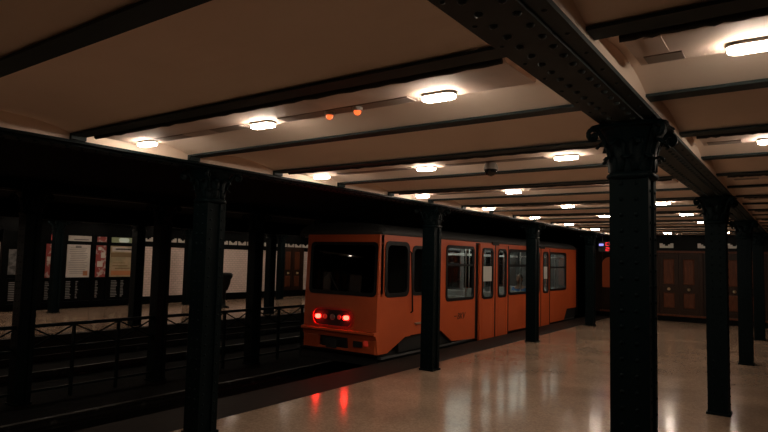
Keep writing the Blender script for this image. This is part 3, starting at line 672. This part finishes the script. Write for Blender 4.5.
# interior
part('cabin_floor', MB().box(LXX + .045, SX - .05, 7.6, YE, .0, .03), 'infloor')
inn = MB().box(LXX + .05, SX - .05, 7.7, YE, 1.93, 1.96); inn.box(LXX + .05, SX - .05, 9.2, 9.24, .03, 1.93); inn.box(LXX + .05, SX - .05, YE - .04, YE, .03, 1.95)
part('inner_panel', inn, 'inside')
for x in (-5.85, -6.75): part('light_tube', MB().prism(rrect(x - .05, x + .05, 1.89, 1.925, .015), 'y', 9.5, 17.0), 'tube', label='lit tube under the carriage ceiling')
for y in (10.82, 11.3, 12.36, 13.7, 14.5, 15.04, 9.9, 16.2):
    for x in (-5.6, -7.0): part('grab_pole', MB().tube([(x, y, .03), (x, y, 1.93)], .016, 8), 'steel')
for x in (-5.65, -6.95): part('hand_rail', MB().tube([(x, 9.4, 1.72), (x, 17.1, 1.72)], .014, 8), 'steel')
def seat(x0, x1, y, face):
    m = MB(); m.box(x0, x1, y - .2, y + .2, .38, .43); m.box(x0, x1, y + .2 * face - .025, y + .2 * face + .025, .43, .88); m.box(x0 + .1, x1 - .1, y - .12, y + .12, .03, .38)
    part('seat', m, 'seat', bevel=.02)
for y, f in ((9.55, -1), (10.35, 1), (12.75, -1), (14.18 - .75, 1), (15.45, -1), (16.15, 1)):
    for x0, x1 in ((-6.15, -5.45), (-7.15, -6.5)): seat(x0, x1, y, f)
# lettering on the side
def text(body, loc, size, m, parent, name):
    cu = bpy.data.curves.new(name, 'FONT'); cu.body = body; cu.size = size; cu.extrude = .002; cu.align_x = 'LEFT'; cu.shear = .25; cu.resolution_u = 2
    o = bpy.data.objects.new('tmp_text', cu); C.objects.link(o); bpy.context.view_layer.update()
    me = bpy.data.meshes.new_from_object(o.evaluated_get(bpy.context.evaluated_depsgraph_get())); bpy.data.objects.remove(o)
    me.materials.clear(); me.materials.append(M[m]); me.transform(Matrix.Rotation(PI / 2, 4, 'Z') @ Matrix.Rotation(PI / 2, 4, 'X'))
    ob = bpy.data.objects.new(name, me); C.objects.link(ob); ob.parent = parent; ob.location = Vector(loc) - root_loc(parent)
    return ob
text('BKV', (SX + .003, 10.0, .47), .17, 'ink', T, 'side_logo')['label'] = 'dark operator lettering on the orange side'
part('logo_dash', MB().box(SX, SX + .003, 9.88, 9.98, .525, .54), 'ink')

# ------------------------------------------------------------------ passenger
def skin(name, verts, edges, rad, sub=2):
    me = bpy.data.meshes.new(name); me.from_pydata(verts, edges, [])
    o = bpy.data.objects.new(name, me); C.objects.link(o)
    md = o.modifiers.new('s', 'SKIN'); sd = o.modifiers.new('d', 'SUBSURF'); sd.levels = sub; sd.render_levels = sub
    for i, r_ in enumerate(rad): me.skin_vertices[0].data[i].radius = (r_, r_) if not isinstance(r_, tuple) else r_
    me.skin_vertices[0].data[0].use_root = True
    bpy.context.view_layer.update()
    out = bpy.data.meshes.new_from_object(o.evaluated_get(bpy.context.evaluated_depsgraph_get())); bpy.data.objects.remove(o)
    return out
def join_mesh(name, meshes, m, parent):
    bm = bmesh.new()
    for me in meshes: bm.from_mesh(me)
    me = bpy.data.meshes.new(name); bm.to_mesh(me); bm.free()
    for p in me.polygons: p.use_smooth = True
    me.materials.clear(); me.materials.append(M[m]); o = bpy.data.objects.new(name, me); C.objects.link(o); o.parent = parent
    return o
PX, PY = -5.8, 13.43 + .72
# faces -y; local frame: origin on the carriage floor under the seat, +x toward the platform
body_v = [(0, .05, .47), (0, .06, .62), (0, .05, .78), (0, .03, .9), (0, .01, .97), (0, -.01, 1.05),
          (.16, .04, .87), (.2, -.05, .66), (.11, -.25, .575), (-.16, .04, .87), (-.2, -.05, .66), (-.11, -.25, .575),
          (.09, .0, .46), (.11, -.36, .46), (.11, -.36, .1), (.11, -.47, .035), (-.09, .0, .46), (-.11, -.36, .46), (-.11, -.36, .1), (-.11, -.47, .035)]
body_e = [(0, 1), (1, 2), (2, 3), (3, 4), (4, 5), (3, 6), (6, 7), (7, 8), (3, 9), (9, 10), (10, 11), (0, 12), (12, 13), (13, 14), (14, 15), (0, 16), (16, 17), (17, 18), (18, 19)]
body_r = [.13, .12, .125, .1, .055, .055, .055, .042, .028, .055, .042, .028, .085, .06, .04, .035, .085, .06, .04, .035]
P = thing('person', 'seated dark-haired passenger in a blue jacket behind the train window', 'person', (PX, PY, .03))
ms = [skin('b', body_v, body_e, body_r)]
for s_ in (1, -1):                                   # five fingers each, laid on the thighs
    for k in range(5):
        bx_, ln = s_ * (.145 - .017 * k), (.05, .07, .075, .07, .055)[k]
        st = Vector((bx_, -.27, .572)) if k < 4 else Vector((s_ * .077, -.25, .575))
        ms.append(skin('f', [st + Vector((0, .02, 0)), st + Vector((0, -ln * .55, .012)), st + Vector((0, -ln, -.008))], [(0, 1), (1, 2)], [.009, .008, .007], 1))
hd = MB(); prof = []
for i in range(15):
    a = PI * i / 14; zz = -math.cos(a); r_ = math.sin(a); prof.append((zz, r_))
rings = []
for zz, r_ in prof:
    ring = []
    for k in range(20):
        an = 2 * PI * k / 20; fx, fy = math.cos(an), math.sin(an)
        wx = .074 * (1 - .22 * max(0, -zz - .2)); wy = .094 * (1 - .12 * max(0, -zz))
        y_ = wy * r_ * fy - .02
        if fy < -.75 and abs(fx) < .5 and -.4 < zz < .15: y_ -= .02 * (1 - abs(zz + .2) / .4) * (1 - abs(fx) / .5)      # nose
        if fy < -.6 and .1 < abs(fx) < .75 and .0 < zz < .3: y_ += .006                                               # eye sockets
        ring.append((wx * r_ * fx, y_, 1.125 + .118 * zz))
    rings.append(ring)
hd.loft(rings); 
for s_ in (-1, 1): hd.lathe((s_ * .074, .0, 1.12), [(.012, -.008), (.024, -.003), (.026, .004), (.015, .009)], 10, 'x')
ms.append(hd.mesh('h'))
pb = join_mesh('body', ms, 'skin', P)
obj('eyes', MB().lathe((.03, -.108, 1.14), [(.004, .006), (.011, 0), (.004, -.006)], 8, 'y').lathe((-.03, -.108, 1.14), [(.004, .006), (.011, 0), (.004, -.006)], 8, 'y'), 'hair', pb)
obj('mouth', MB().tube([(-.022, -.108, 1.065), (0, -.114, 1.063), (.022, -.108, 1.065)], .004, 6), 'p_red', pb)
hr = []
for i in range(9):
    a = PI / 2 * i / 8; zz, r_ = math.sin(a), math.cos(a); hr.append([(.083 * r_ * math.cos(2 * PI * k / 20), .0 + .1 * r_ * math.sin(2 * PI * k / 20) - .008 + .012, 1.14 + .113 * zz - (.09 if math.sin(2 * PI * k / 20) > .1 else -.02) * (1 - zz) * 1) for k in range(20)])
obj('hair', MB().loft(hr), 'hair', pb)
jv, je, jr = body_v[:4] + body_v[6:8] + [(.135, -.19, .595)] + body_v[9:11] + [(-.135, -.19, .595)], [(0, 1), (1, 2), (2, 3), (3, 4), (4, 5), (5, 6), (3, 7), (7, 8), (8, 9)], [.142, .14, .145, .115, .072, .056, .045, .072, .056, .045]
join_mesh('jacket', [skin('j', jv, je, jr)], 'jacket', P)
join_mesh('trousers', [skin('t', [body_v[0]] + body_v[12:15] + body_v[16:19], [(0, 1), (1, 2), (2, 3), (0, 4), (4, 5), (5, 6)], [.143, .098, .073, .056, .098, .073, .056])], 'trousers', P)
for s_ in (1, -1): join_mesh('shoe', [skin('sh', [(s_ * .11, -.34, .045), (s_ * .11, -.45, .04), (s_ * .11, -.53, .035)], [(0, 1), (1, 2)], [.047, .044, .036])], 'shoe', P)
# the seat carrying the passenger
seat(-6.15, -5.45, PY + .08, 1)

# ------------------------------------------------------------------ camera, world, view
yaw, pitch, roll, h = .6185, .0719, .024, 1.6
cy, sy, cp_, sp_, cr, sr = math.cos(yaw), math.sin(yaw), math.cos(pitch), math.sin(pitch), math.cos(roll), math.sin(roll)
F = Vector((-sy * cp_, cy * cp_, sp_)); r0 = Vector((cy, sy, 0)); u0 = r0.cross(F)
R = cr * r0 + sr * u0; U = -sr * r0 + cr * u0
cam = bpy.data.cameras.new('camera'); cam.sensor_width = 36; cam.lens = 36 * 584.45 / 768; cam.clip_start = .05
co = bpy.data.objects.new('camera', cam); C.objects.link(co)
mw = Matrix(((R.x, U.x, -F.x, 0), (R.y, U.y, -F.y, 0), (R.z, U.z, -F.z, h), (0, 0, 0, 1)))
co.matrix_world = mw; bpy.context.scene.camera = co
w = bpy.data.worlds.new('world'); bpy.context.scene.world = w; w.use_nodes = True
w.node_tree.nodes['Background'].inputs[0].default_value = (0, 0, 0, 1)
sc = bpy.context.scene
sc.view_settings.view_transform = 'Standard'; sc.view_settings.look = 'None'; sc.view_settings.gamma = 1; sc.view_settings.exposure = .12
sc.view_settings.use_curve_mapping = False
sc.cycles.use_denoising = True; sc.cycles.max_bounces = 10; sc.cycles.diffuse_bounces = 6; sc.cycles.transparent_max_bounces = 16
sc.cycles.sample_clamp_indirect = 4
